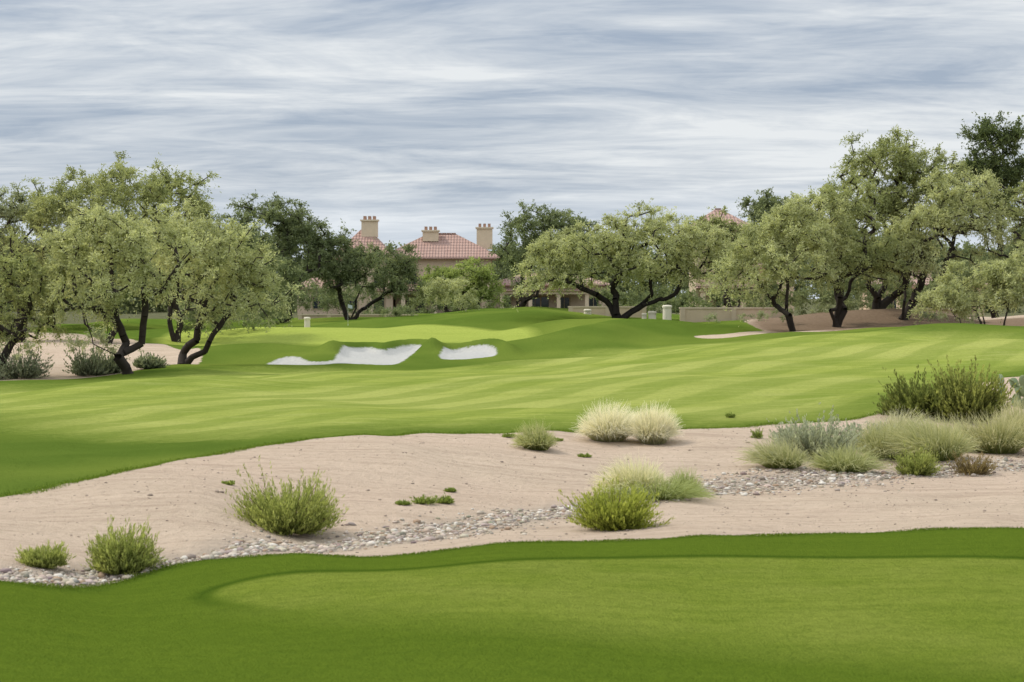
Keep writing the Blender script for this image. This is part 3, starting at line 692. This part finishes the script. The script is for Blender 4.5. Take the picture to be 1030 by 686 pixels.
ff=np.array([(i,i+1,8+i,7+i) for i in range(6)])
build('golf_flagstick',[cyl(x,y,z-.1,z+1.75,.012,(.5,.5,.45)),cyl(x,y,z,z+.012,.06,(.8,.8,.8)),(np.array(fv),ff,(.45,.5,.5),0)],[M_stucco],loc=(x,y,z))

# ------------------------------------------------------------------ world
w=bpy.data.worlds.new('World');scene.world=w;t=NT(w)
az=math.radians(-70);el=math.radians(50)
sky=t.n('ShaderNodeTexSky',sky_type='NISHITA');sky.sun_disc=False;sky.sun_elevation=el;sky.sun_rotation=az
bg1=t.n('ShaderNodeBackground');t.l(sky.outputs[0],bg1.inputs[0]);bg1.inputs[1].default_value=.1
co=t.n('ShaderNodeTexCoord').outputs['Generated'];sp=t.n('ShaderNodeSeparateXYZ');t.l(co,sp.inputs[0])
zz=t.math('MAXIMUM',sp.outputs[2],0.);zp=t.math('ADD',zz,.085)
cb=t.n('ShaderNodeCombineXYZ');t.l(t.math('DIVIDE',sp.outputs[0],zp),cb.inputs[0]);t.l(t.math('DIVIDE',sp.outputs[1],zp),cb.inputs[1])
v1=t.mapv(cb.outputs[0],(1.1,1.7,1),(0,0,.20));nA=t.noise(v1,1.0,6,.62,.9)
v2=t.mapv(cb.outputs[0],(.40,.55,1),(0,0,-.25));nB=t.noise(v2,1.0,3,.5,.5)
v3=t.mapv(cb.outputs[0],(2.8,6.5,1),(0,0,.30));nC=t.noise(v3,1.0,5,.65,1.2)
den=t.math('ADD',t.math('ADD',t.math('MULTIPLY',nA,.45),t.math('MULTIPLY',nB,.45)),t.math('MULTIPLY',nC,.15))
f=t.mr(den,.42,.61)
colr=t.mix(f,(.38,.45,.56),(.82,.85,.87))
hzn=t.mr(zz,.0,.06);colr=t.mix(hzn,(.72,.80,.90),colr)
up=t.mr(zz,.15,.8,1.,2.4)
bg2=t.n('ShaderNodeBackground');t.l(colr,bg2.inputs[0]);t.l(up,bg2.inputs[1])
mx=t.n('ShaderNodeMixShader');t.l(t.mr(f,0,1,.88,.97),mx.inputs[0]);t.l(bg1.outputs[0],mx.inputs[1]);t.l(bg2.outputs[0],mx.inputs[2])
o=t.n('ShaderNodeOutputWorld');t.l(mx.outputs[0],o.inputs[0])
sl_=bpy.data.lights.new('sun','SUN');sl_.energy=2.9;sl_.angle=math.radians(8);sl_.color=(1,.94,.84)
so=bpy.data.objects.new('sun',sl_);bpy.context.collection.objects.link(so)
dv=Vector((math.sin(az)*math.cos(el),math.cos(az)*math.cos(el),math.sin(el)))
so.rotation_euler=dv.to_track_quat('Z','Y').to_euler();so.location=dv*50
# ------------------------------------------------------------------ camera
cd=bpy.data.cameras.new('camera');cd.lens=FPX/1030*36;cd.sensor_width=36;cd.clip_end=12000;cd.clip_start=.1
cam=bpy.data.objects.new('camera',cd);bpy.context.collection.objects.link(cam);cam.location=(0,0,H)
cam.rotation_euler=(math.radians(90)-math.atan(43/FPX),0,0)
cd.dof.use_dof=True;cd.dof.focus_distance=75;cd.dof.aperture_fstop=2.6
scene.camera=cam
scene.view_settings.view_transform='Standard';scene.view_settings.look='None';scene.view_settings.exposure=0
